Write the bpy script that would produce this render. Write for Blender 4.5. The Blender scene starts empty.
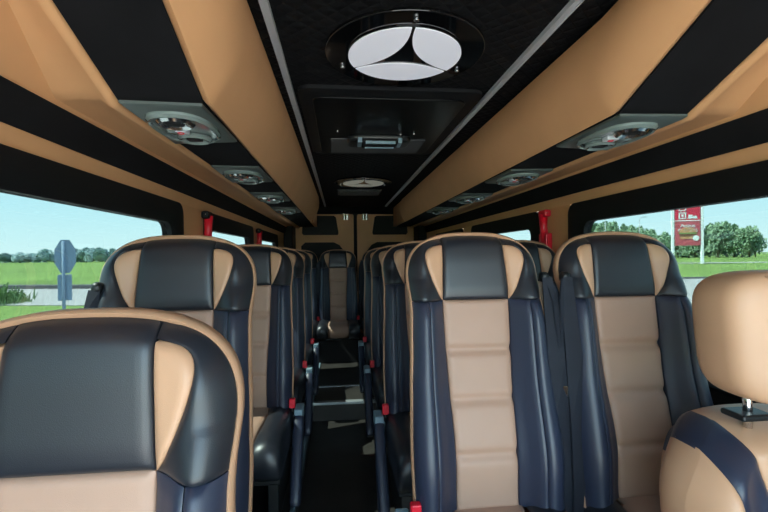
import bpy, bmesh, math, random
from mathutils import Vector, Matrix
random.seed(4)
SC = bpy.context.scene
COL = SC.collection
EYE = 1.09          # eye height above the sunken aisle floor; below, z is given relative to the eye
SIZE = 1.13         # one uniform factor that brings the whole place to real size
CX = 0.195          # centre line of the bus
WW = 0.85           # half width of the bus at window height
PLAT = -0.97        # seat platform level
LOWF = -1.09        # sunken floor level

# ------------------------------------------------------------------ materials
def new_mat(name):
    m = bpy.data.materials.new(name); m.use_nodes = True
    nt = m.node_tree
    b = nt.nodes['Principled BSDF']
    return m, nt, b

def mat(name, col, rough=0.5, metal=0.0, bump=0.0, scale=200.0, var=0.0, kind='noise', spec=0.5, coat=0.0, emit=None, estr=0.0, sheen=0.0):
    m, nt, b = new_mat(name)
    b.inputs['Base Color'].default_value = (*col, 1)
    b.inputs['Roughness'].default_value = rough
    b.inputs['Metallic'].default_value = metal
    b.inputs['Specular IOR Level'].default_value = spec
    b.inputs['Coat Weight'].default_value = coat
    b.inputs['Sheen Weight'].default_value = sheen
    if emit:
        b.inputs['Emission Color'].default_value = (*emit, 1)
        b.inputs['Emission Strength'].default_value = estr
    tc = nt.nodes.new('ShaderNodeTexCoord')
    if bump > 0:
        if kind == 'noise':
            t = nt.nodes.new('ShaderNodeTexNoise'); t.inputs['Scale'].default_value = scale
            t.inputs['Detail'].default_value = 3; out = t.outputs['Fac']
        else:
            t = nt.nodes.new('ShaderNodeTexVoronoi'); t.inputs['Scale'].default_value = scale
            out = t.outputs['Distance']
        nt.links.new(tc.outputs['Object'], t.inputs['Vector'])
        bp = nt.nodes.new('ShaderNodeBump'); bp.inputs['Strength'].default_value = bump
        bp.inputs['Distance'].default_value = 0.004
        nt.links.new(out, bp.inputs['Height']); nt.links.new(bp.outputs['Normal'], b.inputs['Normal'])
    if var > 0:
        n = nt.nodes.new('ShaderNodeTexNoise'); n.inputs['Scale'].default_value = 6; n.inputs['Detail'].default_value = 4
        nt.links.new(tc.outputs['Object'], n.inputs['Vector'])
        r = nt.nodes.new('ShaderNodeValToRGB')
        r.color_ramp.elements[0].position = .3; r.color_ramp.elements[1].position = .7
        r.color_ramp.elements[0].color = (*[c * (1 - var) for c in col], 1)
        r.color_ramp.elements[1].color = (*[min(1, c * (1 + var)) for c in col], 1)
        nt.links.new(n.outputs['Fac'], r.inputs['Fac']); nt.links.new(r.outputs['Color'], b.inputs['Base Color'])
    return m

M = {}
M['tan'] = mat('tan_leather', (.53, .30, .18), .45, bump=.08, scale=900, kind='vor', var=.05)
M['tan2'] = mat('tan_perforated_leather', (.41, .25, .18), .5, bump=.12, scale=900, kind='vor', var=.05)
M['black'] = mat('black_leather', (.014, .016, .022), .36, bump=.08, scale=900, kind='vor', spec=.6)
M['navy'] = mat('navy_leather_sky_lift', (.020, .026, .050), .42, bump=.08, scale=900, kind='vor', spec=.6)  # navy made bluer and lighter to stand in for sky reflections on bolsters
M['walltan'] = mat('tan_wall_leatherette', (.68, .355, .165), .55, bump=.06, scale=900, kind='vor', var=.04)
M['suede'] = mat('black_suede', (.009, .009, .0105), .95, bump=.3, scale=900, spec=.15, var=.25)
M['rubber'] = mat('black_rubber_trim', (.005, .0055, .007), .6, spec=.3, bump=.1, scale=300)
M['plastic'] = mat('dark_plastic', (.008, .009, .010), .4, bump=.1, scale=600)
M['consoleg'] = mat('grey_green_plastic', (.075, .095, .09), .35, bump=.1, scale=600)
M['consoleglass'] = mat('smoky_glossy_plastic', (.20, .25, .235), .14, coat=.6)
M['greyplastic'] = mat('blue_grey_plastic', (.20, .30, .36), .4, bump=.15, scale=600)
M['chrome'] = mat('chrome', (.85, .86, .88), .16, metal=1)
M['mirror'] = mat('black_mirror_panel', (.004, .004, .0045), .05, spec=.7)
M['hatchglass'] = mat('black_hatch_glass', (.003, .003, .0035), .28, spec=.22)
M['lens'] = mat('white_lamp_lens', (.82, .82, .86), .3, emit=(.86, .88, 1), estr=.09)
M['lensdim'] = mat('cream_lamp_lens', (.62, .60, .50), .3, emit=(1, .97, .86), estr=.03)
M['strip'] = mat('pale_aluminium_strip', (.55, .57, .60), .35, metal=.2)
M['belt'] = mat('black_belt_webbing', (.007, .010, .020), .7, bump=.5, scale=900)
M['red'] = mat('red_plastic', (.70, .012, .03), .3)
M['floor'] = mat('brown_black_vinyl_floor', (.030, .027, .024), .45, bump=.15, scale=60, var=.35)
M['nosing'] = mat('aluminium_nosing', (.50, .54, .56), .4, metal=.6)
M['lowwall'] = mat('dark_wall_carpet', (.008, .008, .010), .85, bump=.4, scale=500)
M['foliage'] = mat('green_foliage', (.20, .31, .19), .9, var=.3)
M['foliage2'] = mat('haze_tinted_foliage', (.38, .50, .50), .95, var=.25)  # distance haze put into the leaf colour, paler and bluer than real leaves
M['bark'] = mat('tree_bark', (.10, .075, .05), .9, bump=.6, scale=30)
M['reed'] = mat('green_reed', (.20, .30, .11), .8, var=.3)
M['asphalt'] = mat('pale_concrete', (.33, .32, .305), .9, bump=.2, scale=30, var=.05)
M['kerb'] = mat('dark_kerb', (.10, .10, .105), .9)
M['signback'] = mat('blue_grey_sign_back', (.22, .30, .40), .9)
M['post'] = mat('galvanised_post', (.52, .56, .60), .5, metal=.3)
M['signred'] = mat('red_sign_face', (.62, .03, .07), .4)
M['signrose'] = mat('rose_sign_face', (.50, .09, .12), .4)
M['signwhite'] = mat('white_sign_paint', (.75, .78, .82), .4)
M['bun'] = mat('burger_bun_print', (.60, .30, .16), .5)
M['green'] = mat('lettuce_print', (.20, .30, .10), .5)
M['brown'] = mat('patty_print', (.16, .07, .04), .5)

def grass_mat():
    m, nt, b = new_mat('meadow_grass')
    b.inputs['Roughness'].default_value = .95; b.inputs['Specular IOR Level'].default_value = .1
    tc = nt.nodes.new('ShaderNodeTexCoord')
    mp = nt.nodes.new('ShaderNodeMapping'); mp.inputs['Scale'].default_value = (.25, .08, 1)
    n = nt.nodes.new('ShaderNodeTexNoise'); n.inputs['Scale'].default_value = .6; n.inputs['Detail'].default_value = 6
    r = nt.nodes.new('ShaderNodeValToRGB')
    r.color_ramp.elements[0].position = .30; r.color_ramp.elements[1].position = .68
    r.color_ramp.elements[0].color = (.12, .19, .050, 1); r.color_ramp.elements[1].color = (.20, .30, .08, 1)
    nt.links.new(tc.outputs['Object'], mp.inputs['Vector']); nt.links.new(mp.outputs['Vector'], n.inputs['Vector'])
    nt.links.new(n.outputs['Fac'], r.inputs['Fac']); nt.links.new(r.outputs['Color'], b.inputs['Base Color'])
    return m
M['grass'] = grass_mat()

def quilt_mat():
    m, nt, b = new_mat('quilted_black_suede')
    b.inputs['Base Color'].default_value = (.004, .004, .005, 1); b.inputs['Roughness'].default_value = .8; b.inputs['Specular IOR Level'].default_value = .2
    tc = nt.nodes.new('ShaderNodeTexCoord'); sp = nt.nodes.new('ShaderNodeSeparateXYZ')
    nt.links.new(tc.outputs['Object'], sp.inputs[0])
    def mth(op, a, bb=None):
        n = nt.nodes.new('ShaderNodeMath'); n.operation = op
        for i, v in enumerate((a, bb)):
            if v is None: continue
            if isinstance(v, (int, float)): n.inputs[i].default_value = v
            else: nt.links.new(v, n.inputs[i])
        return n.outputs[0]
    s = mth('ADD', sp.outputs['X'], sp.outputs['Y']); d = mth('SUBTRACT', sp.outputs['X'], sp.outputs['Y'])
    a = mth('ABSOLUTE', mth('SINE', mth('MULTIPLY', s, 62))); c = mth('ABSOLUTE', mth('SINE', mth('MULTIPLY', d, 62)))
    h = mth('POWER', mth('MINIMUM', a, c), .5)
    bp = nt.nodes.new('ShaderNodeBump'); bp.inputs['Strength'].default_value = .8; bp.inputs['Distance'].default_value = .006
    nt.links.new(h, bp.inputs['Height']); nt.links.new(bp.outputs['Normal'], b.inputs['Normal'])
    return m
M['quilt'] = quilt_mat()

def glass_mat(name, tint, refl=.05):
    m = bpy.data.materials.new(name); m.use_nodes = True
    nt = m.node_tree; nt.nodes.clear()
    o = nt.nodes.new('ShaderNodeOutputMaterial'); mix = nt.nodes.new('ShaderNodeMixShader')
    t = nt.nodes.new('ShaderNodeBsdfTransparent'); t.inputs['Color'].default_value = (*tint, 1)
    g = nt.nodes.new('ShaderNodeBsdfGlossy'); g.inputs['Roughness'].default_value = .01
    mix.inputs[0].default_value = refl
    nt.links.new(t.outputs[0], mix.inputs[1]); nt.links.new(g.outputs[0], mix.inputs[2]); nt.links.new(mix.outputs[0], o.inputs[0])
    return m
M['glass'] = glass_mat('tinted_side_glass', (.33, .37, .365))

# ------------------------------------------------------------------ mesh helpers
class MB:
    def __init__(s): s.v = []; s.f = []; s.m = []
    def add(s, vs, fs, mi=0):
        o = len(s.v); s.v += [tuple(p) for p in vs]; s.f += [tuple(i + o for i in f) for f in fs]; s.m += [mi] * len(fs); return s
    def box(s, x0, x1, y0, y1, z0, z1, mi=0):
        vs = [(x0, y0, z0), (x1, y0, z0), (x1, y1, z0), (x0, y1, z0), (x0, y0, z1), (x1, y0, z1), (x1, y1, z1), (x0, y1, z1)]
        return s.add(vs, [(0, 3, 2, 1), (4, 5, 6, 7), (0, 1, 5, 4), (1, 2, 6, 5), (2, 3, 7, 6), (3, 0, 4, 7)], mi)
    def rings(s, rings, cap=True, mi=0, closed=True):
        n = len(rings[0]); vs = [p for r in rings for p in r]; fs = []
        for i in range(len(rings) - 1):
            for j in range(n if closed else n - 1):
                k = (j + 1) % n
                fs.append((i * n + j, i * n + k, (i + 1) * n + k, (i + 1) * n + j))
        if cap:
            fs.append(tuple(range(n - 1, -1, -1))); fs.append(tuple((len(rings) - 1) * n + j for j in range(n)))
        return s.add(vs, fs, mi)
    def tube(s, pts, r, n=10, mi=0):
        pts = [Vector(p) for p in pts]; rings = []
        for i, p in enumerate(pts):
            d = (pts[min(i + 1, len(pts) - 1)] - pts[max(i - 1, 0)]).normalized()
            a = Vector((0, 0, 1)) if abs(d.z) < .9 else Vector((1, 0, 0))
            u = d.cross(a).normalized(); w = d.cross(u)
            rr = r[i] if isinstance(r, (list, tuple)) else r
            rings.append([p + u * rr * math.cos(2 * math.pi * j / n) + w * rr * math.sin(2 * math.pi * j / n) for j in range(n)])
        return s.rings(rings, mi=mi)
    def ribbon(s, pts, w, t=.0022, side=(1, 0, 0)):
        pts = [Vector(p) for p in pts]; rings = []
        for i, p in enumerate(pts):
            d = (pts[min(i + 1, len(pts) - 1)] - pts[max(i - 1, 0)]).normalized()
            sd = Vector(side[i] if isinstance(side, list) else side); sd = (sd - d * sd.dot(d)).normalized(); nn = d.cross(sd)
            ww = w[i] if isinstance(w, list) else w
            rings.append([p + sd * ww / 2 + nn * t, p - sd * ww / 2 + nn * t, p - sd * ww / 2 - nn * t, p + sd * ww / 2 - nn * t])
        return s.rings(rings)
    def disc(s, c, r, z0, z1, n=48, mi=0, ry=None):
        ry = ry or r
        a = [(c[0] + r * math.cos(2 * math.pi * j / n), c[1] + ry * math.sin(2 * math.pi * j / n), z0) for j in range(n)]
        b = [(p[0], p[1], z1) for p in a]
        return s.rings([a, b], mi=mi)
    def poly(s, pts2, z0, z1, mi=0):
        return s.rings([[(x, y, z0) for x, y in pts2], [(x, y, z1) for x, y in pts2]], mi=mi)
    def build(s, name, m, parent=None, smooth=False, bevel=0, seg=2, loc=None, sub=0, auto=None):
        me = bpy.data.meshes.new(name); me.from_pydata(s.v, [], s.f)
        for mm in (m if isinstance(m, list) else [m]): me.materials.append(mm)
        for i, p in enumerate(me.polygons): p.material_index = s.m[i]
        bm = bmesh.new(); bm.from_mesh(me); bmesh.ops.recalc_face_normals(bm, faces=bm.faces)
        if auto is not None:
            for e in bm.edges:
                if len(e.link_faces) == 2 and e.calc_face_angle(0) > auto: e.smooth = False
        bm.to_mesh(me); bm.free()
        if smooth or auto is not None or bevel:
            for p in me.polygons: p.use_smooth = True
        o = bpy.data.objects.new(name, me); COL.objects.link(o)
        if loc is not None: o.location = loc
        if parent: o.parent = parent
        if bevel:
            md = o.modifiers.new('bevel', 'BEVEL'); md.width = bevel; md.segments = seg; md.limit_method = 'ANGLE'; md.angle_limit = math.radians(40)
            md.harden_normals = True
        if sub:
            md = o.modifiers.new('sub', 'SUBSURF'); md.levels = sub; md.render_levels = sub
        return o

def tag(o, label=None, cat=None, group=None, kind=None):
    if label: o['label'] = label
    if cat: o['category'] = cat
    if group: o['group'] = group
    if kind: o['kind'] = kind
    return o
def empty(name, loc=(0, 0, 0), rz=0.0):
    o = bpy.data.objects.new(name, None); COL.objects.link(o); o.location = loc; o.rotation_euler = (0, 0, rz); o.empty_display_size = .1
    return o
def copy_tree(o, parent=None):
    c = o.copy(); COL.objects.link(c); c.parent = parent
    for ch in list(o.children): copy_tree(ch, c)
    return c
def sm(a, b, x):
    t = max(0, min(1, (x - a) / (b - a))); return t * t * (3 - 2 * t)
def superell(rx, ry, rz, e=4.0, nu=28, nv=16, taper=0.0):
    """rounded block about the origin"""
    def sp(c, p): return math.copysign(abs(c) ** p, c)
    rings = []
    for i in range(1, nv):
        ph = -math.pi / 2 + math.pi * i / nv; r = []
        for j in range(nu):
            t = 2 * math.pi * j / nu
            zz = sp(math.sin(ph), 2 / e); k = sp(math.cos(ph), 2 / e)
            f = 1 + taper * zz
            r.append((rx * f * k * sp(math.cos(t), 2 / e), ry * k * sp(math.sin(t), 2 / e), rz * zz))
        rings.append(r)
    return rings

# ------------------------------------------------------------------ passenger seat
BH = .324            # cushion height above the platform
TOPZ = .704         # backrest height above the cushion
TANR = .17          # recline
def hw(z):
    base = [(0, .190), (.15, .192), (.30, .188), (.42, .183), (.52, .1795), (.57, .1825), (.62, .184)]
    if z >= .575:
        q = min(1, (z - .575) / (TOPZ - .575)); return max(0.0, .1835 * (1 - q ** 2.7) ** (1 / 2.7))
    for (a, b), (c, d) in zip(base, base[1:]):
        if z <= c: return b + (d - b) * sm(a, c, z)
    return base[-1][1]
def ztop(x):
    x = min(abs(x), .183); return .575 + (TOPZ - .575) * (1 - (x / .1835) ** 2.7) ** (1 / 2.7)
def pe(z):          # half width of the centre panel
    if z > .52: return .092 - .006 * sm(.52, .69, z)
    return .081 + .011 * sm(.1, .52, z)
def wingw(z):
    t = max(0, min(1, (z - .522) / .150)); return .056 * (t ** .8) * max(0, 1 - t ** 7) ** .5 * 1.2
def ybase(x, z):
    ax = abs(x)
    y = z * TANR
    lo = .040 * (1 - sm(.47, .60, z)) + .016
    y -= lo * sm(.085, .150, ax)
    y -= .018 * sm(.0, .14, z) * (1 - sm(.14, .34, z)) + .008 * sm(.5, .56, z) * (1 - sm(.62, .72, z))
    d = min(hw(min(z, .575)) - ax, (ztop(x) - z)) if z > .575 else hw(z) - ax
    if z > .575:
        u = math.hypot(max(0, (ax) / .1835) ** 1.0, 0)
        rr = ((ax / .1835) ** 2.7 + ((z - .575) / (TOPZ - .575)) ** 2.7) ** (1 / 2.7)
        d = (1 - rr) * .145
    d = max(0, d)
    k = max(0, 1 - d / .036)
    y += .034 * k * k
    return y
def patch(xl, xr, z0, z1, nx, nz, puff=.006, r=.012, grooves=(), back=.022):
    """a padded panel between two edges, rows run over z"""
    V = []
    def cl(t): return .5 - .5 * math.cos(math.pi * t)
    for i in range(nz + 1):
        b = cl(i / nz) if nz < 50 else i / nz
        for j in range(nx + 1):
            a = cl(j / nx)
            zc0 = z0; z = zc0 + (z1 - zc0) * b
            L, R = xl(z), xr(z)
            x = L + (R - L) * a
            if callable(getattr(patch, 'ztopf', None)):
                z = zc0 + (patch.ztopf(x) - zc0) * b
            d = min(abs(x - L), abs(R - x)) if abs(R - L) > .001 else 0
            d = min(d, abs(z - z0), abs(z1 - z) if patch.ztopf is None else abs(patch.ztopf(x) - z))
            f = 1 - (1 - min(1, d / r)) ** 2.2
            y = ybase(x, z) - puff * f + .003
            for g in grooves: y += .009 * math.exp(-((z - g) / .012) ** 2)
            V.append((x, y, z + BH))
    n = nx + 1; F = []
    for i in range(nz):
        for j in range(nx): F.append((i * n + j, i * n + j + 1, (i + 1) * n + j + 1, (i + 1) * n + j))
    # skirt + flat back
    loop = [j for j in range(n)] + [i * n + nx for i in range(1, nz + 1)] + [nz * n + j for j in range(nx - 1, -1, -1)] + [i * n for i in range(nz - 1, 0, -1)]
    o = len(V)
    for k in loop: x, y, z = V[k]; V.append((x, y + back, z))
    m = len(loop)
    for k in range(m): F.append((loop[k], o + k, o + (k + 1) % m, loop[(k + 1) % m]))
    return MB().add(V, F)
patch.ztopf = None

def seat_meshes():
    P = {}
    P['back_panel'] = (patch(lambda z: -pe(z) + .001, lambda z: pe(z) - .001, .0, .521, 14, 90, .007, .012, (.39, .265, .135)), 'tan2')
    patch.ztopf = lambda x: ztop(x) - .002
    P['headrest_panel'] = (patch(lambda z: -pe(z) + .001, lambda z: pe(z) - .001, .5225, .70, 18, 26, .006, .010), 'black')
    patch.ztopf = None
    for s, nm in ((1, 'r'), (-1, 'l')):
        P['wing_' + nm] = (patch(lambda z: s * (pe(z) + .0005), lambda z: s * (pe(z) + .0005 + wingw(z)), .523, .671, 10, 34, .006, .010), 'tan')
        P['hside_' + nm] = (patch(lambda z: s * (pe(z) + .0005 + wingw(z) + .0005), lambda z: s * max(pe(z) + .0015, hw(z) - .001), .5225, .6915, 12, 44, .005, .010), 'black')
        P['bol_' + nm] = (patch(lambda z: s * (pe(z) + .0005), lambda z: s * .136 * (1 + .0 * z), .0, .521, 8, 50, .006, .010), 'navy')
        P['obol_' + nm] = (patch(lambda z: s * .1372, lambda z: s * (hw(z) - .001), .0, .521, 10, 50, .005, .010), 'navy')
    return P
def shell_mesh():
    pts = []
    for i in range(25): pts.append((-hw(i / 24 * .575), i / 24 * .575))
    for i in range(1, 40):
        a = math.pi - math.pi * i / 40
        c, s = math.cos(a), math.sin(a); e = 2 / 2.7
        pts.append((math.copysign(abs(c) ** e, c) * .1835, .575 + (TOPZ - .575) * abs(s) ** e))
    for i in range(24, -1, -1): pts.append((hw(i / 24 * .575), i / 24 * .575))
    pts = [(-.19, -.0)] + pts[1:]
    rings = []
    for off, dy in ((-.035, .105), (-.012, .06), (-.005, .036), (.001, .031), (.0045, .036), (.003, .058), (-.010, .076), (-.03, .082)):
        r = []
        for k, (x, z) in enumerate(pts):
            p = Vector(pts[max(k - 1, 0)]); q = Vector(pts[min(k + 1, len(pts) - 1)])
            t = (q - p).normalized(); n = Vector((-t.y, t.x))
            X = x + n.x * off; Z = z + n.y * off if 0 < k < len(pts) - 1 else z
            base = z * TANR - (.040 * (1 - sm(.47, .60, z)) + .016)
            lowblend = 0
            r.append((X, base + dy + (.02 * (1 - sm(.45, .6, z)) if .062 < dy < .09 else (.06 * (1 - sm(.45, .6, z)) - .0 if dy >= .09 else 0)), Z + BH))
        rings.append(r)
    return MB().rings(rings)

def make_seat(name, floor_len=0.0):
    root = empty(name)
    arm_side = 1
    for k, (mb, mt) in seat_meshes().items():
        nm = {'wing': 'headrest_wing', 'hside': 'headrest_side', 'bol': 'inner_bolster', 'obol': 'outer_bolster'}.get(k.split('_')[0], k)
        mb.build(nm, M[mt], root, auto=math.radians(55))
    shell_mesh().build('backrest_shell', M['tan'], root, auto=math.radians(50))
    # cushion : tan centre, dark sides
    def cush(x0, x1, mtt, nm):
        mb = MB()
        prof = [(-.40, .215), (-.425, .24), (-.43, .28), (-.42, .315), (-.39, .335), (-.30, .338), (-.2, .33), (-.08, .326), (.02, .335), (.02, .215)]
        xs = [x0 + (x1 - x0) * t for t in (0, .04, .12, .5, .88, .96, 1)]
        rr = []
        for i, x in enumerate(xs):
            k = (.010, .004, 0, 0, 0, .004, .010)[i]
            lift = .018 * sm(.09, .15, abs(x)) - .03 * sm(.165, .2, abs(x))
            rr.append([(x, y + (k if y < -.3 else 0), z - (k if z > .25 else -k) + (lift if z > .25 else 0)) for y, z in prof])
        return mb.rings(rr).build(nm, M[mtt], root, auto=math.radians(60))
    cush(-.095, .095, 'tan2', 'seat_cushion')
    cush(.0965, .195, 'black', 'cushion_bolster'); cush(-.195, -.0965, 'black', 'cushion_bolster')
    # pedestal
    p = MB(); p.box(-.185, .185, -.39, .03, .17, .214)
    for x in (-.15, .15):
        p.box(x - .02, x + .02, -.34, -.02, .02, .17)
    p.box(-.17, .17, -.36, .0, .0, .02)
    p.build('seat_base', M['plastic'], root, bevel=.006)
    return root
def add_arm(root, s):
    x = s * .222
    h = MB(); h.box(x - .018, x + .018, -.075, .012, .285, .338)
    hub = h.build('armrest_pivot', M['greyplastic'], root, bevel=.007, seg=3)
    b = MB(); b.box(min(x, s * .17), max(x, s * .17), -.03, .008, .215, .30)
    b.build('pivot_bracket', M['greyplastic'], hub, bevel=.004)
    a = MB(); rr = []
    p0 = Vector((x, -.05, .305)); p1 = Vector((x, -.24, .03)); d = (p1 - p0); L = d.length; d.normalize()
    n = Vector((0, d.z, -d.y))
    for t, k in ((0, .7), (.03, .95), (.1, 1), (.5, 1), (.9, 1), (.97, .92), (1, .65)):
        c = p0 + d * (L * t); ring = []
        for j in range(16):
            an = 2 * math.pi * j / 16; cs, sn = math.cos(an), math.sin(an)
            ring.append(c + Vector((math.copysign(abs(cs) ** .5, cs) * .0215 * k, 0, 0)) + n * (math.copysign(abs(sn) ** .5, sn) * .03 * k))
        rr.append(ring)
    a.rings(rr).build('armrest', M['navy'], root, auto=math.radians(50))
def add_buckle(root, s):
    x = s * .190
    m = MB(); m.tube([(x, -.01, .26), (x + s * .003, -.025, .31), (x + s * .004, -.035, .345)], .006)
    st = m.build('buckle_stalk', M['plastic'], root, smooth=True)
    b = MB(); b.box(x + s * .004 - .013, x + s * .004 + .013, -.050, -.028, .335, .375)
    b.build('belt_buckle', M['red'], st, bevel=.004)
def add_belt(root, s, sp=1.0, gx=.188, gy=0.0):
    """guide on the shoulder, two strands of webbing running down"""
    x = s * gx
    n0 = len(root.children)
    g = MB()
    g.rings([[(x + a, .075 + b, .905 + c) for a, b, c in r] for r in superell(.013, .016, .015, 2.5, 14, 8)])
    g.build('belt_guide', M['plastic'], root, smooth=True)
    m = MB()
    m.ribbon([(x, .058, .905), (x + sp * s * .004, .05, .86), (x + sp * s * .005, .02, .70), (x + sp * s * .008, -.005, .52), (x + sp * s * .012, -.02, .38), (x + sp * s * .012, -.02, .24)],
             [.026, .036, .046, .048, .048, .048], side=[(1, 0, 0)] * 3 + [(1, .25, 0)] * 3)
    m.build('seat_belt', M['belt'], root, smooth=False)
    m2 = MB()
    m2.ribbon([(x + sp * s * .006, .062, .90), (x + sp * s * .020, .045, .84), (x + sp * s * .026, .03, .70), (x + sp * s * .022, .01, .55), (x + sp * s * .03, 0, .40), (x + sp * s * .03, 0, .24)],
              [.024, .030, .034, .038, .044, .046], side=[(1, .3, 0), (1, .5, 0), (1, .7, 0), (1, .6, 0), (1, .4, 0), (1, .3, 0)])
    o = m2.build('lap_belt', M['belt'], root)
    for c_ in list(root.children)[n0:]: c_.location.y += gy
    t = MB(); t.box(x + sp * s * .022 - .011, x + sp * s * .022 + .011, .006, .014, .585, .625)
    t.build('belt_tongue', M['chrome'], o, bevel=.003)

protoA = make_seat('passenger_seat'); add_arm(protoA, 1); add_buckle(protoA, 1); add_belt(protoA, -1, .2, .166, .045)      # left row
protoB = copy_tree(protoA)                                                                                    # will be stripped below
for ch in list(protoB.children):
    if ch.name.split('.')[0] in ('armrest_pivot', 'armrest', 'buckle_stalk', 'seat_belt', 'lap_belt', 'belt_guide'):
        for g in list(ch.children): bpy.data.objects.remove(g)
        bpy.data.objects.remove(ch)
protoC = copy_tree(protoB)
add_arm(protoB, -1); add_buckle(protoB, -1); add_belt(protoB, 1)       # right pair, aisle seat
add_buckle(protoC, 1); add_belt(protoC, -1)                           # right pair, window seat

used = set()
def put(proto, x, yface, floor, label, group, rz=0.0, rx=0.0):
    o = proto if proto.name not in used else copy_tree(proto)
    used.add(proto.name)
    o.location = (x, yface - .095, floor); o.rotation_euler = (rx, 0, rz)
    return tag(o, label, 'bus seat', group)
put(protoA, -.314, .62, LOWF - .016, 'large tan and black front seat in the lower left corner, nearest seat of all', None, 0, .085)
GL = 'single seats along the left windows'
ordL = ['first', 'second', 'third', 'fourth']
LY = [1.095, 1.98, 2.63, 3.30]
for i, y in enumerate(LY):
    lab = ['bus seat whose headrest stands against the left window, beyond the front seat',
           'black and tan single seat second along the left side of the aisle',
           'black and tan single seat third along the left side of the aisle, mostly hidden',
           'black and tan single seat fourth along the left side, last before the rear bench row'][i]
    put(protoA, -.401, y, PLAT - .006, lab, GL)
GR = 'paired seats on the right of the aisle'
RY = [1.15, 1.84, 2.56, 3.28]
for i, y in enumerate(RY):
    la = ['nearest aisle seat right of the aisle, with its whole tan and black backrest in view',
          'black and tan aisle seat directly behind the nearest right aisle seat',
          'black and tan aisle seat third back on the right of the aisle',
          'black and tan aisle seat fourth back on the right, before the rear row'][i]
    lw = ['black and tan seat beside the right window, red sign visible past its headrest',
          'dark seat by the right window with only its top showing between the two near seats',
          'dark window seat third back on the right side, nearly hidden',
          'dark window seat fourth back on the right side, nearly hidden'][i]
    put(protoB, .368, y, PLAT, la, GR)
    put(protoC, .803, y, PLAT, lw, GR)
GB = 'seats of the rear row'
for x, l in ((-.022, 'rear row seat facing straight down the aisle, under the meeting line of the doors'),
             (.408, 'rear row seat just right of the one at the aisle end'),
             (.828, 'rear row seat at the right wall'), (-.412, 'rear row seat at the left wall')):
    put(protoC, x, 4.38, PLAT, l, GB)

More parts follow.
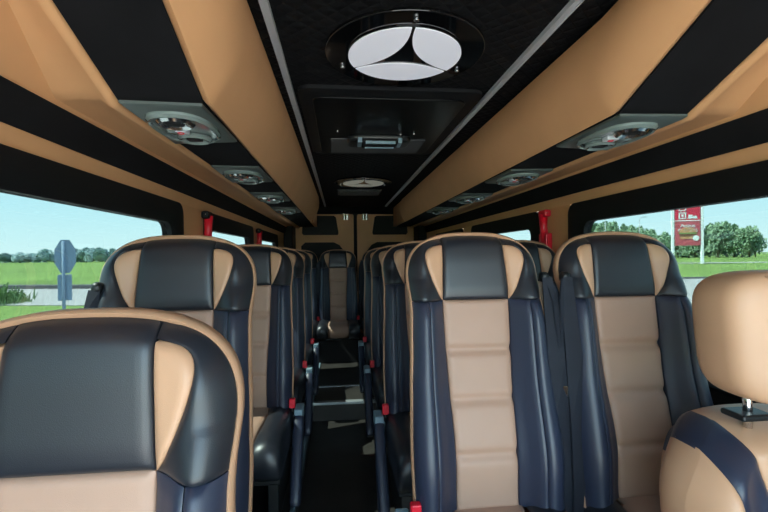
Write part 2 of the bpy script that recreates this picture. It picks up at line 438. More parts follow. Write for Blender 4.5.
# ------------------------------------------------------------------ driver seat
def driver_seat():
    r = empty('driver_seat', (.806, .70, LOWF)); tag(r, 'tan and black front seat with separate tan headrest at the right edge', 'bus seat')
    hz = .940       # headrest centre height (z -.14)
    hb = MB(); rings = superell(.148, .062, .116, 4.4, 40, 22, .07)
    hb.rings([[(x, y + .02 * (abs(x) / .15) ** 2 - .01, z + hz) for x, y, z in q] for q in rings])
    ho = hb.build('headrest', M['tan'], r, smooth=True)
    for s in (1, -1):
        pz = MB(); pts = []
        for i in range(25):
            z = -.108 + .216 * i / 24; x = s * (.082 + .010 * (z / .1))
            k = (1 - (abs(z) / .118) ** 3.4) ; fx = (1 - (abs(x) / .158) ** 3.4)
            y = -.062 * max(.0, (max(0, k) ** (1 / 3.4))) + .02 * (abs(x) / .15) ** 2 - .010
            pts.append((x, y, z + hz))
        pz.tube(pts, .0016, 6); pz.build('headrest_seam', M['tan'], ho, smooth=True)
    for x in (-.072, .072):
        m = MB(); m.tube([(x, .01, .77), (x, .01, .86)], .0075, 14); m.build('headrest_post', M['chrome'], r, smooth=True)
        m = MB(); m.box(x - .032, x + .032, -.014, .036, .788, .800); m.build('post_collar', M['plastic'], r, bevel=.005)
    # backrest patches
    T = .778
    def hwD(z):
        q = max(0, (z - .62) / (T - .62)); return .216 * max(0, 1 - q ** 2.6) ** (1 / 2.6)
    def yb(x, z):
        rr = ((abs(x) / .216) ** 2.6 + (max(0, z - .62) / (T - .62)) ** 2.6) ** (1 / 2.6)
        k = max(0, 1 - (1 - min(1, rr)) / .22)
        return -.075 + (z - .3) * .10 - .045 * sm(.10, .2, abs(x)) + .075 * k * k
    def zt(x): return .62 + (T - .62) * max(0, 1 - (min(abs(x), .2159) / .216) ** 2.6) ** (1 / 2.6)
    def b1(t): return .108 + .062 * sm(.45, 1, t)
    def b2(t): return .040 + .062 * sm(.45, 1, t)
    def bo(t): return .2155
    def pt(fl, fr, m, nm, puff=.007, rr_=.014):
        V = []; nx, nz = 16, 60
        for i in range(nz + 1):
            t = 1 - (1 - i / nz) ** 1.6
            for j in range(nx + 1):
                a = .5 - .5 * math.cos(math.pi * j / nx); L, R = fl(t), fr(t); x = L + (R - L) * a
                z = .30 + (zt(x) - .30) * t
                d = min(abs(x - L), abs(x - R)); f = 1 - (1 - min(1, d / rr_)) ** 2
                V.append((x, yb(x, z) - puff * f, z))
        n = nx + 1; F = [(i * n + j, i * n + j + 1, (i + 1) * n + j + 1, (i + 1) * n + j) for i in range(nz) for j in range(nx)]
        loop = list(range(n)) + [i * n + nx for i in range(1, nz + 1)] + [nz * n + j for j in range(nx - 1, -1, -1)] + [i * n for i in range(nz - 1, 0, -1)]
        o = len(V)
        for k in loop: V.append((V[k][0], V[k][1] + .055, V[k][2]))
        for k in range(len(loop)): F.append((loop[k], o + k, o + (k + 1) % len(loop), loop[(k + 1) % len(loop)]))
        MB().add(V, F).build(nm, M[m], r, auto=math.radians(60))
    pt(lambda t: -b2(t), lambda t: b2(t), 'tan', 'back_panel')
    for s in (-1, 1):
        pt(lambda t: s * (b2(t) + .0005), lambda t: s * b1(t), 'navy', 'back_stripe')
        pt(lambda t: s * (b1(t) + .0005), lambda t: s * bo(t), 'tan', 'outer_bolster')
    sh = MB(); rings = []
    for off, y in ((-.04, .10), (-.010, .012), (-.001, .0), (.002, .02), (.0, .055), (-.008, .070), (-.03, .078)):
        A, B = .216 + off, T - .62 + off
        up = [(-A, .30 + .32 * k / 12) for k in range(12)]
        arc = [(math.copysign(abs(math.cos(t)) ** (2 / 2.6), math.cos(t)) * A, .62 + B * abs(math.sin(t)) ** (2 / 2.6)) for t in [math.pi * (1 - k / 48) for k in range(49)]]
        pts = up + arc + [(-x, z) for x, z in reversed(up)]
        rings.append([(x, -.045 * sm(.10, .2, abs(x)) + (z - .3) * .1 + y, z) for x, z in pts])
    sh.rings(rings)
    for k, f_ in enumerate(sh.f):
        mx = sum(abs(sh.v[i][0]) for i in f_) / len(f_); mz = sum(sh.v[i][2] for i in f_) / len(f_)
        if len(f_) == 4 and .102 < mx < .171 and mz > .62: sh.m[k] = 1
    sh.build('backrest_shell', [M['tan'], M['navy']], r, auto=math.radians(60))
    c = MB(); c.rings([[(x, y - .23, z + .25) for x, y, z in q] for q in superell(.222, .27, .085, 5, 32, 12)])
    c.build('seat_cushion', M['tan'], r, smooth=True)
    b = MB(); b.box(-.2, .2, -.42, .02, .0, .17); b.build('seat_base', M['plastic'], r, bevel=.01)
driver_seat()

# ------------------------------------------------------------------ bus shell
Y0, Y1 = -.75, 5.42
def X(w, s): return CX + s * w
def struct(o): o['kind'] = 'structure'; return o
# floor : sunken aisle + raised platforms + raised rear aisle
f = MB()
f.box(X(-.93, 1), X(.93, 1), Y0, Y1, LOWF - .05, LOWF)
f.box(X(-.90, 1), -.190, .98, Y1, LOWF - .02, PLAT)          # left platform
f.box(.235, X(.90, 1), .98, Y1, LOWF - .02, PLAT)            # right platform
f.box(-.1905, .2355, 2.86, Y1, LOWF - .02, PLAT)             # raised rear aisle
struct(f.build('floor', M['floor']))
n = MB(); n.box(-.188, .233, 2.842, 2.885, PLAT - .012, PLAT + .006)
struct(n.build('trim_1', M['nosing'], bevel=.003))
n = MB(); n.box(-.188, .233, 3.20, 3.225, PLAT - .002, PLAT + .003)
struct(n.build('trim_2', M['nosing']))
for k, (xa, xb) in enumerate(((-.200, -.182), (.227, .245))):
    n = MB(); n.box(xa, xb, .98, 4.0, PLAT - .03, PLAT + .008); struct(n.build('trim_%d' % (3 + k), M['greyplastic'], bevel=.003))
# low plinth below the rear row
n = MB(); n.box(X(-.83, 1), X(.83, 1), 3.90, 3.93, PLAT + .0, PLAT + .205); struct(n.build('trim_5', M['lowwall']))

# ceiling
c = MB(); c.box(X(-.86, 1), X(.86, 1), Y0, Y1, .60, .64)
struct(c.build('ceiling', M['quilt']))

WIN = [(-.62, .42), (.60, 1.86), (2.16, 3.32), (3.56, 4.60)]     # black frame outer extents
def wall(s, nm):
    m = MB()
    xi, xo = X(WW, s), X(WW + .05, s)
    a, b = min(xi, xo), max(xi, xo)
    m.box(a, b, Y0, Y1, LOWF, -.385, 1)                              # lower wall
    ys = [Y0] + [y for w in WIN for y in w] + [Y1]
    for i in range(0, len(ys), 2):
        m.box(a, b, ys[i], ys[i + 1], -.385, .222, 0)
    # upper cove
    prof = [(.85, .222), (.842, .262), (.812, .335), (.775, .40), (.725, .49), (.68, .605)]
    outer = [(.90, .64), (.90, .222)]
    ring = [(X(w, s), z) for w, z in prof + outer]
    m.rings([[(x, Y0, z) for x, z in ring], [(x, Y1, z) for x, z in ring]], mi=0)
    struct(m.build(nm, [M['walltan'], M['lowwall']], auto=math.radians(50)))
wall(-1, 'wall_left'); wall(1, 'wall_right')
# black suede stripe
tn = 6
for s in (-1, 1):
    m = MB(); p = [(.8415, .264), (.8125, .336)]
    ring = [(X(.8415, s), .264), (X(.8125, s), .337), (X(.806, s), .334), (X(.834, s), .262)]
    m.rings([[(x, Y0 + .02, z) for x, z in ring], [(x, Y1 - .02, z) for x, z in ring]])
    struct(m.build('trim_%d' % tn, M['suede'])); tn += 1

def rrect(y0, y1, z0, z1, r, n=6):
    pts = []
    for cy, cz, a0 in ((y1 - r, z1 - r, 0), (y0 + r, z1 - r, 90), (y0 + r, z0 + r, 180), (y1 - r, z0 + r, 270)):
        for k in range(n + 1):
            a = math.radians(a0 + 90 * k / n); pts.append((cy + r * math.cos(a), cz + r * math.sin(a)))
    return pts
wn = 1
for s in (-1, 1):
    for (ya, yb_) in WIN:
        root = empty('window_%d' % wn, (X(WW, s), (ya + yb_) / 2, -.1)); struct(root); wn += 1
        ox, oy, oz = root.location
        out = rrect(ya - .005, yb_ + .005, -.39, .2215, .05)
        gb = .08
        inn = rrect(ya + .10, yb_ - .115, -.365, .135, .045)
        rings = []
        for pts, d in ((out, -.004), (out, .010), ([(a * .5 + c_ * .5, b * .5 + d_ * .5) for (a, b), (c_, d_) in zip(out, inn)], .020), (inn, .006), (inn, -.03)):
            rings.append([(-s * d, y - oy, z - oz) for y, z in pts])
        m = MB(); m.rings(rings, cap=False); m.rings([rings[-1], rings[0]], cap=False)
        m.build('window_frame', M['rubber'], root, auto=math.radians(50))
        g = MB(); pts = inn
        g.rings([[(s * .012, y - oy, z - oz) for y, z in pts], [(s * .016, y - oy, z - oz) for y, z in pts]])
        g.build('glass', M['glass'], root)

# rear wall, header and doors
m = MB(); m.box(X(-.9, 1), X(.9, 1), Y1, Y1 + .05, LOWF, .64); struct(m.build('wall_rear', M['lowwall']))
m = MB(); m.box(X(-.74, 1), X(.74, 1), Y1 - .10, Y1, .515, .60); struct(m.build('trim_%d' % tn, M['suede'])); tn += 1
for s in (-1, 1):
    m = MB(); a, b = sorted((X(.738, s), X(.845, s))); m.box(a, b, Y1 - .35, Y1 - .02, LOWF, .60); struct(m.build('trim_%d' % tn, M['rubber'], bevel=.02)); tn += 1
for k, s in enumerate((-1, 1)):
    root = empty('door_%d' % (k + 1), (X(.36, s), Y1 - .03, -.2)); struct(root)
    ox, oy, oz = root.location
    bm = MB()
    # door leaf with two openings, built as strips
    xs = sorted((X(.022, s), X(.735, s)))
    def bx(w0, w1, z0, z1):
        a, b = sorted((X(w0, s) - ox, X(w1, s) - ox)); bm.box(a, b, -.02, .02, z0 - oz, z1 - oz)
    bx(.022, .735, -1.0, -.451)
    bm2 = MB()
    out = [(x - ox, z - oz) for x, z in rrect(xs[0], xs[1], -.45, .512, .02)]
    def poly_hole(mb, outer, holes, y0, y1):
        b = bmesh.new()
        loops = []
        for L in [outer] + holes:
            vs = [b.verts.new((x, y0, z)) for x, z in L]; es = [b.edges.new((vs[i], vs[(i + 1) % len(vs)])) for i in range(len(vs))]; loops += es
        bmesh.ops.triangle_fill(b, use_beauty=True, edges=loops, normal=(0, -1, 0))
        r = bmesh.ops.extrude_face_region(b, geom=list(b.faces))
        for v in r['geom']:
            if isinstance(v, bmesh.types.BMVert): v.co.y = y1
        b.verts.index_update()
        mb.add([tuple(v.co) for v in b.verts], [tuple(v.index for v in f_.verts) for f_ in b.faces]); b.free()
    upin = [(.21, .28), (.24, .475), (.265, .495), (.62, .495), (.645, .475), (.66, .28), (.64, .255), (.22, .255)]
    lo = [(.13, -.42), (.13, .04), (.20, .13), (.27, .165), (.62, .165), (.67, .12), (.67, -.42)]
    H = [[(X(w, s) - ox, z - oz) for w, z in upin], [(X(w, s) - ox, z - oz) for w, z in lo]]
    poly_hole(bm2, out, H, -.02, .02)
    bm.v += []; 
    bm.build('door_lower_panel', M['walltan'], root)
    bm2.build('door_panel', M['walltan'], root, bevel=.006)
    for nm, L in (('upper_inset', H[0]), ('lower_inset', H[1])):
        q = MB(); q.rings([[(x, .0, z) for x, z in L], [(x, .012, z) for x, z in L]]); q.build(nm, M['rubber'], root)
    hx = X(.120, s) - ox
    q = MB(); q.box(hx - .035, hx + .035, -.030, -.021, .448 - oz, .508 - oz); hb = q.build('handle_plate', M['plastic'], root, bevel=.003)
    for d in (-.018, .018):
        q = MB(); q.box(hx + d - .010, hx + d + .010, -.045, -.030, .438 - oz, .518 - oz); q.build('door_handle', M['chrome'], hb, bevel=.004)

# ------------------------------------------------------------------ overhead racks
def rise(y): return .43 * max(0, 1.0 - y) - .0 * y
YE = 4.42
for s, nm, (wt, zt) in ((-1, 'left', (.405, .598)), (1, 'right', (.450, .575))):
    root = empty('overhead_rack', (X(.5, s), 2.4, .35))
    tag(root, ('long tan and black overhead rack above the %s windows, with a kinked leather edge' % nm), 'luggage rack', 'overhead racks along both sides')
    ox, oy, oz = root.location
    ys = [.50, .60, .70, .80, .88, .94, .975, 1.0, 1.02, 1.06, 1.15, 1.4, 2.0, 2.8, 3.6, 4.2, YE]
    end = [(YE + .05, .93), (YE + .085, .78), (YE + .10, .55)]
    def pro(y, k=1.0):
        lz = .342 + rise(y) + (.0)
        lo = (.482, lz); up = (wt, zt if y > 1 else zt + min(.02, .1 * (1 - y))); mid = (min(wt, .482) - .006, (lz + zt) / 2 - .035)
        pts = []
        h = max(.02, up[1] - lz)
        for i in range(11):
            t = i / 10
            bulge = math.sin(math.pi * t ** .85)
            w = up[0] * (1 - t) + lo[0] * t - .030 * bulge * min(1, h / .2)
            z = up[1] * (1 - t) + lo[1] * t - .012 * bulge
            pts.append((w, z))
        pts.append((.500, lz + .012)); pts.append((.52, up[1] + .01))
        cw, cz = .49, (up[1] + lz) / 2
        return [((cw + (w - cw) * k), cz + (z - cz) * k) for w, z in pts]
    m = MB(); rings = [[(X(w, s) - ox, y - oy, z - oz) for w, z in pro(y)] for y in ys]
    rings += [[(X(w, s) - ox, y - oy, z - oz) for w, z in pro(YE, k)] for y, k in end]
    m.rings(rings).build('rack_edge', M['walltan'], root, auto=math.radians(60))
    # underside panel
    m = MB(); R = []
    for y in ys:
        lz = .345 + rise(y)
        R.append([(X(w, s) - ox, y - oy, z - oz) for w, z in ((.497, lz), (.685, lz), (.685, lz + .03), (.497, lz + .03))])
    m.rings(R).build('rack_underside', M['suede'], root, auto=math.radians(60))
    # suede face strip just outside of roll
    # rolled tan lip with cove to the wall
    m = MB(); R = []
    for y in ys + [4.9, Y1 - .1]:
        lz = .338 + rise(y); c0 = (.690, lz + .006)
        ring = [(c0[0] + .014 * math.cos(math.radians(a)), c0[1] - .0 + .012 * math.sin(math.radians(a))) for a in range(100, 301, 25)]
        ring += [(.715, lz + .010), (.76, lz + .012), (.83 - min(.13, rise(y) * .6), lz + .006), (.83 - min(.13, rise(y) * .6), lz + .03), (.70, lz + .03)]
        R.append([(X(w, s) - ox, y - oy, z - oz) for w, z in ring])
    m.rings(R).build('rack_lip', M['walltan'], root, auto=math.radians(60))
    # rear filler beyond the rack end
    m = MB(); m.box(*(sorted((X(.50, s) - ox, X(.80, s) - ox))), YE + .001 - oy, Y1 - .12 - oy, .352 - oz, .38 - oz); m.build('rear_filler', M['suede'], root)
    m = MB(); m.box(*(sorted((X(.47, s) - ox, X(.50, s) - ox))), YE + .11 - oy, Y1 - .12 - oy, .352 - oz, .585 - oz); m.build('rear_facia', M['walltan'], root)

# reading light consoles
def console(s, y, lab):
    root = empty('reading_light_console', (X(.585, s), y, .345)); tag(root, lab, 'reading light', 'reading light consoles under the racks')
    m = MB()
    a = [(-.086, -.150), (.086, -.160), (.094, .185), (-.092, .155)]
    b = [(-.080, -.140), (.080, -.150), (.088, .170), (-.086, .142)]
    m.rings([[(s * x, yy, -.001) for x, yy in a], [(s * x, yy, -.007) for x, yy in a], [(s * x, yy, -.012) for x, yy in b]])
    m.build('console_plate', M['consoleg'], root, auto=math.radians(40))
    m = MB(); rr = []
    for k, z in ((1, -.012), (1.0, -.018), (.93, -.024), (.88, -.022), (.86, -.016)):
        rr.append([(s * .076 * k * math.copysign(abs(math.cos(t)) ** .75, math.cos(t)), .0 + .125 * k * math.copysign(abs(math.sin(t)) ** .75, math.sin(t)), z) for t in [2 * math.pi * j / 40 for j in range(40)]])
    m.rings(rr).build('console_bezel', M['consoleglass'], root, auto=math.radians(40))
    for yy in (-.070, .070):
        m = MB(); rr = []
        for r, z in ((.042, -.017), (.044, -.024), (.038, -.030), (.030, -.026), (.024, -.020)):
            rr.append([(r * math.cos(2 * math.pi * j / 24), yy + r * math.sin(2 * math.pi * j / 24), z) for j in range(24)])
        v = m.rings(rr).build('air_nozzle', M['chrome'] if yy < 0 else M['consoleglass'], root, auto=math.radians(40))
        q = MB()
        for k in (-1, 0, 1): q.box(-.018, .018, yy + k * .010 - .002, yy + k * .010 + .002, -.028, -.021)
        q.build('nozzle_vane', M['plastic'], v)
    m = MB(); m.rings([[(x * 1 + s * .030, yy * 1, z - .020) for x, yy, z in q] for q in superell(.016, .020, .009, 2.5, 16, 8)])
    m.build('reading_lamp', M['consoleglass'], root, smooth=True)
    m = MB(); m.box(-.030, .006, -.014, .014, -.027, -.016); b = m.build('call_button', M['signwhite'], root, bevel=.002)
    m = MB(); m.tube([(-.012 + .007 * math.cos(t), .007 * math.sin(t), -.0275) for t in [2 * math.pi * j / 16 for j in range(17)]], .0015, 6); m.build('call_mark', M['red'], b)
CY = [1.15, 1.83, 2.52, 3.22]
pos = ['nearest', 'second', 'third', 'farthest']
for i, y in enumerate(CY):
    console(-1, y, '%s grey reading light console under the left overhead rack' % pos[i])
    console(1, y, '%s grey reading light console under the right overhead rack' % pos[i])

# ceiling strips
for s, nm in ((-1, 'left'), (1, 'right')):
    m = MB(); x = X(.365, s)
    m.box(x - .008, x + .008, .55, 5.2, .588, .600)
    m.box(x - .010, x - .0065, .55, 5.2, .585, .600); m.box(x + .0065, x + .010, .55, 5.2, .585, .600)
    tag(m.build('ceiling_strip', M['strip']), 'thin pale metal strip along the %s side of the black ceiling' % nm, 'ceiling strip', 'pale strips along the ceiling')

# lamps
def lamp(y, lab, lens):
    root = empty('ceiling_lamp', (CX, y, .60)); tag(root, lab, 'ceiling lamp', 'round ceiling lamps with a three pointed star')
    m = MB(); m.disc((0, 0), .232, -.001, -.012, 72); m.build('mirror_plate', M['mirror'], root, bevel=.003)
    R = .165; m = MB(); m.disc((0, 0), R + .002, -.012, -.016, 72); m.build('lamp_ring', M['mirror'], root)
    tips = [math.radians(a) for a in (-90, 30, 150)]
    for k in range(3):
        t0, t1 = tips[k], tips[(k + 1) % 3]
        if t1 < t0: t1 += 2 * math.pi
        g = .03
        mid = (t0 + t1) / 2
        arc = [(R * math.cos(t0 + g + (t1 - t0 - 2 * g) * i / 30), R * math.sin(t0 + g + (t1 - t0 - 2 * g) * i / 30)) for i in range(31)]
        a, b = Vector(arc[-1]), Vector(arc[0]); c = Vector((math.cos(mid), math.sin(mid))) * (-.0 * R + .035 * R)
        ctrl = 2 * (Vector((math.cos(mid), math.sin(mid))) * .24 * R) - (a + b) / 2
        inner = [tuple((1 - t) ** 2 * a + 2 * t * (1 - t) * ctrl + t * t * b) for t in [i / 20 for i in range(1, 20)]]
        q = MB(); q.poly(arc + inner, -.0165, -.019); q.build('lamp_lens', lens, root)
    for a in (-90, 25, 155):
        q = MB(); c = (.200 * math.cos(math.radians(a)), .200 * math.sin(math.radians(a)))
        q.disc(c, .007, -.012, -.020, 16); q.build('lamp_screw', M['chrome'], root, bevel=.002)
lamp(1.255, 'large round ceiling lamp with white three part star lens, nearest on black ceiling', M['lens'])
lamp(3.50, 'smaller looking cream ceiling lamp with star lens, farther along the black ceiling', M['lensdim'])

# roof hatch
root = empty('roof_hatch', (CX, 2.02, .60)); tag(root, 'glossy black roof hatch with grey handle block between the two round lamps', 'roof hatch')
m = MB(); m.rings([[(x, y, z) for x, y in [(a, b) for a, b in rrect(-.34, .34, -.50, .46, .05)]] for z in (-.001, -.014)]); m.rings([[(x * k, y * k, z) for x, y in rrect(-.34, .34, -.50, .46, .05)] for k, z in ((1, -.014), (.97, -.020))])
m.build('hatch_frame', M['rubber'], root, auto=math.radians(40))
m = MB(); m.rings([[(x, y, z) for x, y in rrect(-.29, .29, -.44, .40, .04)] for z in (-.018, -.026)]); m.build('hatch_panel', M['hatchglass'], root, bevel=.003)
m = MB(); m.box(-.235, .235, .10, .37, -.030, -.025); m.build('grey_strip', mat('dark_grey_strip', (.09, .09, .095), .5), root, bevel=.002)
m = MB(); m.rings([[(x, y + .10, z - .036) for x, y, z in q] for q in superell(.155, .085, .022, 5, 32, 10)]); hb = m.build('handle_recess', M['plastic'], root, smooth=True)
m = MB(); m.box(-.085, .085, -.005, .095, -.075, -.050); hh = m.build('hatch_handle', M['rubber'], root, bevel=.008)
for yy in (-.02, .065):
    q = MB(); q.box(-.07, .07, yy, yy + .012, -.080, -.066); q.build('handle_rib', M['greyplastic'], hh, bevel=.002)
for xx in (-.105, .085):
    q = MB(); q.box(xx, xx + .020, .0, .09, -.070, -.045); q.build('handle_side', M['greyplastic'], hh, bevel=.003)
for (x, y) in ((-.20, -.02), (-.13, .10), (-.22, .12), (.10, .02), (.16, .0), (-.03, .08)):
    q = MB(); q.disc((x, y), .0045, -.026, -.029, 10); q.build('screw', M['chrome'], root)
root = empty('ceiling_vent', (CX - .01, 4.05, .60)); tag(root, 'slim dark slotted vent in the ceiling behind the farther lamp', 'vent')
m = MB(); m.box(-.2, .2, -.16, .16, -.014, -.001); m.build('vent_frame', mat('vent_grey', (.05, .05, .052), .5), root, bevel=.004)
for i in range(6):
    q = MB(); q.box(-.18, .18, -.13 + i * .046, -.11 + i * .046, -.022, -.014); q.build('vent_slat', M['plastic'], root)

# emergency hammers on the pillars
def hammer(s, y, lab):
    root = empty('emergency_hammer', (X(WW - .004, s), y, .16)); tag(root, lab, 'emergency hammer', 'red emergency hammers on the window pillars')
    d = -s
    m = MB(); m.box(*sorted((0, d * .034)), -.040, .040, -.165, -.060); m.build('holder', M['red'], root, bevel=.006)
    m = MB(); m.tube([(d * .020, 0, -.10), (d * .026, .0, -.03), (d * .028, 0, .035)], [.022, .018, .022], 12); h = m.build('handle', M['red'], root, smooth=True)
    m = MB(); m.box(*sorted((d * .006, d * .042)), -.045, .030, .020, .056); m.build('hammer_head', M['red'] if s > 0 else M['rubber'], root, bevel=.010, seg=3)
    m = MB(); m.tube([(d * .028, -.046, .040), (d * .028, -.033, .040)], [.002, .007], 8); m.build('hammer_tip', M['chrome'], root, smooth=True)
hammer(-1, 2.13, 'red emergency hammer on the nearest left pillar, left of the second window')
hammer(-1, 3.44, 'small red emergency hammer farther back on the left wall')
hammer(1, 2.06, 'red emergency hammer on the right pillar behind the near seats')

# ------------------------------------------------------------------ outdoors
GZ = -1.84
g = MB(); g.add([(-700, -300, GZ), (700, -300, GZ), (700, 900, GZ), (-700, 900, GZ)], [(0, 1, 2, 3)]); struct(g.build('ground', M['grass']))
def slab(nm, pts, z, m, t=.06):
    q = MB(); q.poly(pts, GZ - .02, GZ + z); return struct(q.build(nm, m))
slab('forecourt_with_bounce', [(-9, -30), (120, -30), (120, 28.5), (14, 26.5), (-3, 26), (-3, 16), (-9, 14)], .03, M['asphalt'])  # left part is out of view, added to bounce neutral light into the bus
slab('kerb_right', [(14, 26.5), (120, 28.5), (120, 29.1), (14, 27.0)], .12, M['kerb'])
slab('side_road', [(-70, 25.8 + 7), (-70, 38.5 + 3), (-20.3, 28.0), (-4, 25.2), (-4, 17.2), (-10, 17.7), (-13.4, 18.4)], .03, M['asphalt'])
slab('kerb_left', [(-70, 41.5), (-70, 42.6), (-20.3, 28.9), (-4, 25.9), (-4, 25.2), (-20.3, 28.0)], .24, M['kerb'])
slab('access_road', [(25, 64), (240, 52), (240, 57), (25, 68)], .04, M['asphalt'])
slab('far_road', [(60, 330), (700, 250), (700, 262), (60, 346)], .05, M['asphalt'])

def tree_mesh(seed, w, h, elong=1.0, dense=1800):
    r = random.Random(seed); m = MB()
    blobs = []
    for i in range(14):
        a = r.uniform(0, 6.28); rr = r.uniform(0, .42) * w; z = h * r.uniform(.28, .84)
        k = 1 - abs(z / h - .5) * 1.1
        blobs.append((rr * math.cos(a) * k, rr * math.sin(a) * k, z, w * r.uniform(.16, .26) * (.6 + .5 * k)))
    blobs.append((0, 0, h * .86, w * .14))
    for i in range(dense):
        bx_, by_, bz_, br = r.choice(blobs)
        d = Vector((r.gauss(0, 1), r.gauss(0, 1), r.gauss(0, 1))).normalized() * br * r.uniform(.7, 1.08)
        p = Vector((bx_, by_, bz_)) + Vector((d.x, d.y, d.z * 1.25))
        if p.z < h * .06: p.z = h * .06
        s_ = w * r.uniform(.03, .06)
        u = Vector((r.gauss(0, 1), r.gauss(0, 1), r.gauss(0, 1))).normalized(); v = u.orthogonal().normalized()
        m.add([p + u * s_, p + v * s_, p - u * s_, p - v * s_], [(0, 1, 2, 3)])
    return m
def make_tree(seed, w, h, fm, nm='tree'):
    root = empty(nm)
    tree_mesh(seed, w, h).build('foliage', fm, root)
    t = MB(); t.tube([(0, 0, 0), (0, 0, h * .4), (.05, 0, h * .8)], [w * .035, w * .028, w * .01], 8); t.build('trunk', M['bark'], root, smooth=True)
    return root
pR = [make_tree(k, 9, 10, M['foliage']) for k in (1, 2, 3)]
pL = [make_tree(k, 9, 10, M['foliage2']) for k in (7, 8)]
usedt = set()
def put_tree(protos, x, y, sw, sh, lab, grp):
    p = random.choice(protos)
    o = p if p.name not in usedt else copy_tree(p)
    usedt.add(p.name)
    o.location = (x, y, GZ); o.scale = (sw, sw, sh); o.rotation_euler = (0, 0, random.uniform(0, 6))
    tag(o, lab, 'tree', grp)
D = 120
rt = [(.585, .070), (.605, .078), (.628, .090), (.652, .094), (.676, .093), (.70, .088), (.722, .084), (.745, .078), (.775, .07), (.81, .062), (.845, .060), (.875, .066), (.905, .058),
      (.932, .086), (.955, .092), (.978, .095), (1.0, .086), (1.022, .072), (1.043, .080), (1.06, .062)]
for i, (a, h) in enumerate(rt):
    y = D + random.uniform(-6, 10)
    lab = 'green tree in the wood behind the right window seat headrest' if a < .80 else ('green tree showing under and beside the red roadside sign' if a < .92 else 'green tree in the clump right of the red roadside sign')
    grp = 'trees behind the right seat' if a < .80 else ('trees by the red sign' if a < .92 else 'tree clump right of the sign')
    put_tree(pR, a * y, y, random.uniform(.55, .75), (h * y + 1.84) / 10 * .82, lab, grp)
lt = [(-.715, .022), (-.70, .018), (-.685, .024), (-.668, .02), (-.65, .017), (-.635, .034), (-.617, .018), (-.60, .022), (-.575, .036), (-.562, .030), (-.550, .038), (-.538, .036), (-.525, .038), (-.512, .033), (-.497, .035), (-.485, .03), (-.465, .03), (-.445, .026)]
for i, (a, h) in enumerate(lt):
    y = 200 + random.uniform(-5, 10)
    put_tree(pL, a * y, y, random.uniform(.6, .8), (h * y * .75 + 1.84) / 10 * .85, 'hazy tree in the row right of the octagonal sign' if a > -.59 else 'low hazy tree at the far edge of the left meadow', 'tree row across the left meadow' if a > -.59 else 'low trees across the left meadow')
# hedge strips (uncountable)
def hedge(x0, x1, y, h, m, lab, nm='hedge', n=2600, dep=4):
    r = random.Random(int(abs(x0) * 7) + n); q = MB()
    for i in range(n):
        t = r.random(); x = x0 + (x1 - x0) * t; hh = h * (.7 + .3 * math.sin(x * .35) * math.sin(x * .13 + 1)); z = GZ + hh * r.random() ** .6
        p = Vector((x, y + r.uniform(-dep, dep), z)); s_ = h * r.uniform(.07, .15)
        u = Vector((r.gauss(0, 1), r.gauss(0, .5), r.gauss(0, 1))).normalized(); v = u.orthogonal().normalized()
        q.add([p + u * s_, p + v * s_, p - u * s_, p - v * s_], [(0, 1, 2, 3)])
    o = q.build(nm, m); tag(o, lab, 'hedge', kind='stuff')
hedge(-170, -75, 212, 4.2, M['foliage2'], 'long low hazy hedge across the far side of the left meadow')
hedge(66, 132, 128, 4.5, M['foliage'], 'dense green undergrowth below the trees on the right')
# reeds bottom left
q = MB(); r = random.Random(5)
for i in range(900):
    x = -14.3 + r.gauss(0, .55); y = 18.9 + r.gauss(0, .6)
    x = max(-17, min(-12.9, x)); h = r.uniform(.3, .95) * (1.05 - min(.8, abs(x + 14.6) * .4)); w = r.uniform(.02, .05); dx = r.uniform(-.25, .25)
    q.add([(x - w, y, GZ), (x + w, y, GZ), (x + dx + w * .3, y + r.uniform(-.1, .1), GZ + h), (x + dx - w * .3, y, GZ + h)], [(0, 1, 2, 3)])
tag(q.build('tall_grass', M['reed']), 'tuft of tall grass at the roadside in the lower left window corner', 'grass', kind='stuff')

# octagonal sign seen from behind
YS = 12.0; sx = -.594 * YS
root = empty('road_sign', (sx, YS, GZ), math.radians(18)); tag(root, 'blue grey octagonal road sign seen from behind, plate below it', 'road sign')
m = MB(); pts = [(.40 * math.cos(math.radians(22.5 + 45 * k)), .47 * math.sin(math.radians(22.5 + 45 * k)) + .05 - GZ) for k in range(8)]
pts = [(x * .62, z) for x, z in pts]
m.rings([[(x, -.01, z) for x, z in pts], [(x, .015, z) for x, z in pts]]); m.build('octagon_plate', M['signback'], root, bevel=.006)
m = MB(); m.box(-.17, .14, -.01, .01, -1.10 - GZ, -.43 - GZ); m.build('lower_plate', M['signback'], root, bevel=.01)
m = MB(); m.tube([(-.03, -.04, 0), (-.03, -.04, .45 - GZ)], .038, 12); m.build('sign_post', M['signback'], root, smooth=True)
m = MB(); m.box(-.12, .14, -.055, -.02, -.44 - GZ, -.41 - GZ); m.build('sign_clamp', M['post'], root)

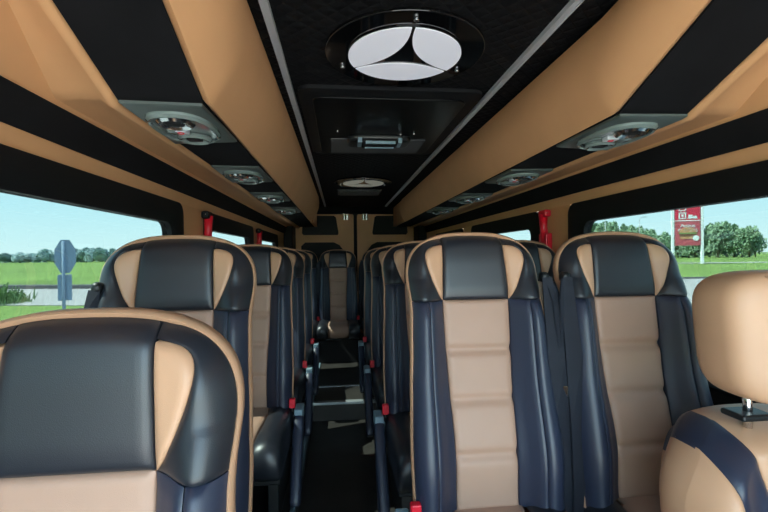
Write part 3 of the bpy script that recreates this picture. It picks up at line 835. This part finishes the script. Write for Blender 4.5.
# red roadside pylon
YP = 60.0; px = .871 * YP
root = empty('sign_pylon', (px, YP, GZ), math.radians(-20)); tag(root, 'tall red roadside advertising sign with a burger picture and white posts', 'advertising sign')
W = 1.85
for x in (-W - .1, W + .1):
    m = MB(); m.box(x - .17, x + .17, -.17, .25, 0, 12.5); m.build('pylon_post', M['signwhite'], root, bevel=.05)
zt, zm, zb = 12.0, 8.0 - .9, 2.2
zm = .075 * YP + 1.84 + .15
zb = .016 * YP + 1.84
m = MB(); m.box(-W + .2, W - .2, -.18, .18, zm + .12, zt); up = m.build('upper_panel', M['signred'], root)
m = MB(); m.box(-W + .2, W - .2, -.2, .2, zm, zm + .13); m.build('divider_bar', M['signwhite'], root)
m = MB(); m.box(-W + .2, W - .2, -.18, .18, zb, zm - .0); lowp = m.build('poster_panel', M['signrose'], root)
def icon(x0, z0, w_):
    q = MB(); t = w_ * .16
    q.box(x0, x0 + w_, -.22, -.185, z0, z0 + t); q.box(x0, x0 + w_, -.22, -.185, z0 + w_ - t, z0 + w_)
    q.box(x0, x0 + t, -.22, -.185, z0, z0 + w_); q.box(x0 + w_ - t, x0 + w_, -.22, -.185, z0, z0 + w_)
    q.box(x0 + w_ * .35, x0 + w_ * .65, -.22, -.185, z0 + w_ * .3, z0 + w_ * .7)
    q.build('panel_icon', M['signwhite'], up)
icon(-1.2, zm + .3, 1.0); icon(-1.2, zm + 1.5, 1.0)
q = MB(); q.box(.0, 1.25, -.22, -.185, zm + .35, zm + .55); q.box(.1, .6, -.22, -.185, zm + .55, zm + .95); q.box(.7, 1.2, -.22, -.185, zm + .55, zm + .75); q.build('panel_icon', M['signwhite'], up)
def text(body, size, x, z, parent, m):
    cu = bpy.data.curves.new('t', 'FONT'); cu.body = body; cu.size = size; cu.align_x = 'CENTER'; cu.extrude = .02
    to = bpy.data.objects.new('t', cu); COL.objects.link(to)
    dg = bpy.context.evaluated_depsgraph_get(); me = bpy.data.meshes.new_from_object(to.evaluated_get(dg)); bpy.data.objects.remove(to)
    me.transform(Matrix.Rotation(math.radians(90), 4, 'X')); me.transform(Matrix.Translation((x, -.21, z)))
    me.materials.clear(); me.materials.append(m)
    o = bpy.data.objects.new('poster_text', me); COL.objects.link(o); o.parent = parent; return o
text('Angus', .80, 0, zm - .95, lowp, M['signwhite']); text('BURGERS', .62, 0, zm - 1.6, lowp, M['signwhite'])
bz = zb + 1.0
def lay(name, w_, z0, z1, mm, dome=0):
    q = MB(); pts = [(-w_, z0), (w_, z0)]
    n_ = 14
    if dome: pts += [(w_ * math.cos(math.pi * i / n_), z0 + (z1 - z0) * math.sin(math.pi * i / n_)) for i in range(1, n_)]
    else: pts += [(w_, z1), (-w_, z1)]
    q.rings([[(x, -.185, z) for x, z in pts], [(x, -.23, z) for x, z in pts]]); q.build(name, mm, lowp)
lay('burger_bun', 1.1, bz + .95, bz + 1.75, M['bun'], 1); lay('burger_lettuce', 1.2, bz + .75, bz + .93, M['green']); lay('burger_patty', 1.1, bz + .35, bz + .73, M['brown']); lay('burger_base', 1.05, bz, bz + .33, M['bun'])
q = MB(); q.rings([[(1.05 + .42 * math.cos(t), yy, bz + .1 + .42 * math.sin(t)) for t in [2 * math.pi * j / 20 for j in range(20)]] for yy in (-.185, -.24)]); q.build('price_badge', M['signwhite'], lowp)
# lamp posts
for a, y, lab in ((.652, 62, 'thin pale lamp post left of the red sign, seen over the right seat'), (.742, 80, 'thin pale lamp post just left of the red sign')):
    root = empty('street_lamp', (a * y, y, GZ)); tag(root, lab, 'street lamp', 'street lamps by the road')
    m = MB(); m.tube([(0, 0, 0), (0, 0, 8), (.1, 0, 8.6), (.9, 0, 8.9)], [.14, .09, .07, .05], 8); m.build('lamp_pole', M['post'], root, smooth=True)
    m = MB(); m.box(.8, 1.6, -.12, .12, 8.82, 8.95); m.build('lamp_head', M['post'], root, bevel=.03)

# ------------------------------------------------------------------ light
w = bpy.data.worlds.new('sky'); SC.world = w; w.use_nodes = True
nt = w.node_tree; bg = nt.nodes['Background']
tc = nt.nodes.new('ShaderNodeTexCoord'); sp = nt.nodes.new('ShaderNodeSeparateXYZ'); rp = nt.nodes.new('ShaderNodeValToRGB')
nt.links.new(tc.outputs['Generated'], sp.inputs[0]); nt.links.new(sp.outputs['Z'], rp.inputs['Fac'])
cr = rp.color_ramp
cr.elements[0].position = 0; cr.elements[0].color = (.72, .86, .88, 1)
cr.elements[1].position = 1; cr.elements[1].color = (.30, .50, .78, 1)
e = cr.elements.new(.10); e.color = (.55, .79, .88, 1)
e = cr.elements.new(.35); e.color = (.47, .68, .85, 1)
nt.links.new(rp.outputs['Color'], bg.inputs['Color']); bg.inputs['Strength'].default_value = 2.9
sun = bpy.data.lights.new('sun', 'SUN'); sun.energy = 15.0; sun.angle = math.radians(.6); sun.color = (1, .95, .86)
so = bpy.data.objects.new('sun', sun); COL.objects.link(so)
SUND = Vector((1.0, .11, -1.33))          # travel direction of the light
so.rotation_euler = SUND.to_track_quat('-Z', 'Y').to_euler()

# ------------------------------------------------------------------ camera
cam = bpy.data.cameras.new('camera'); cam.sensor_width = 36; cam.lens = 430 / 768 * 36; cam.clip_start = .02; cam.clip_end = 3000
co = bpy.data.objects.new('camera', cam); COL.objects.link(co); SC.camera = co
th = math.atan(44 / 430)
co.matrix_world = Matrix.Rotation(-th, 4, 'Z') @ Matrix.Rotation(math.radians(90 - .13), 4, 'X') @ Matrix.Rotation(math.radians(-.6), 4, 'Z')

# shift so that the aisle floor is at z = 0 and bring to real size (uniform)
for o in list(SC.objects):
    if o.parent: continue
    if o.type == 'CAMERA':
        o.location = (0, 0, EYE * SIZE); continue
    if o.type == 'LIGHT': continue
    o.location = (o.location.x * SIZE, o.location.y * SIZE, (o.location.z + EYE) * SIZE)
    o.scale = [k * SIZE for k in o.scale]

vs = SC.view_settings
SC.display_settings.display_device = 'sRGB'
vs.view_transform = 'Standard'; vs.look = 'None'; vs.exposure = 1.6; vs.gamma = 1.0; vs.use_curve_mapping = False
SC.cycles.max_bounces = 10; SC.cycles.diffuse_bounces = 6; SC.cycles.transparent_max_bounces = 12
SC.cycles.use_denoising = True
SC.cycles.sample_clamp_indirect = 6
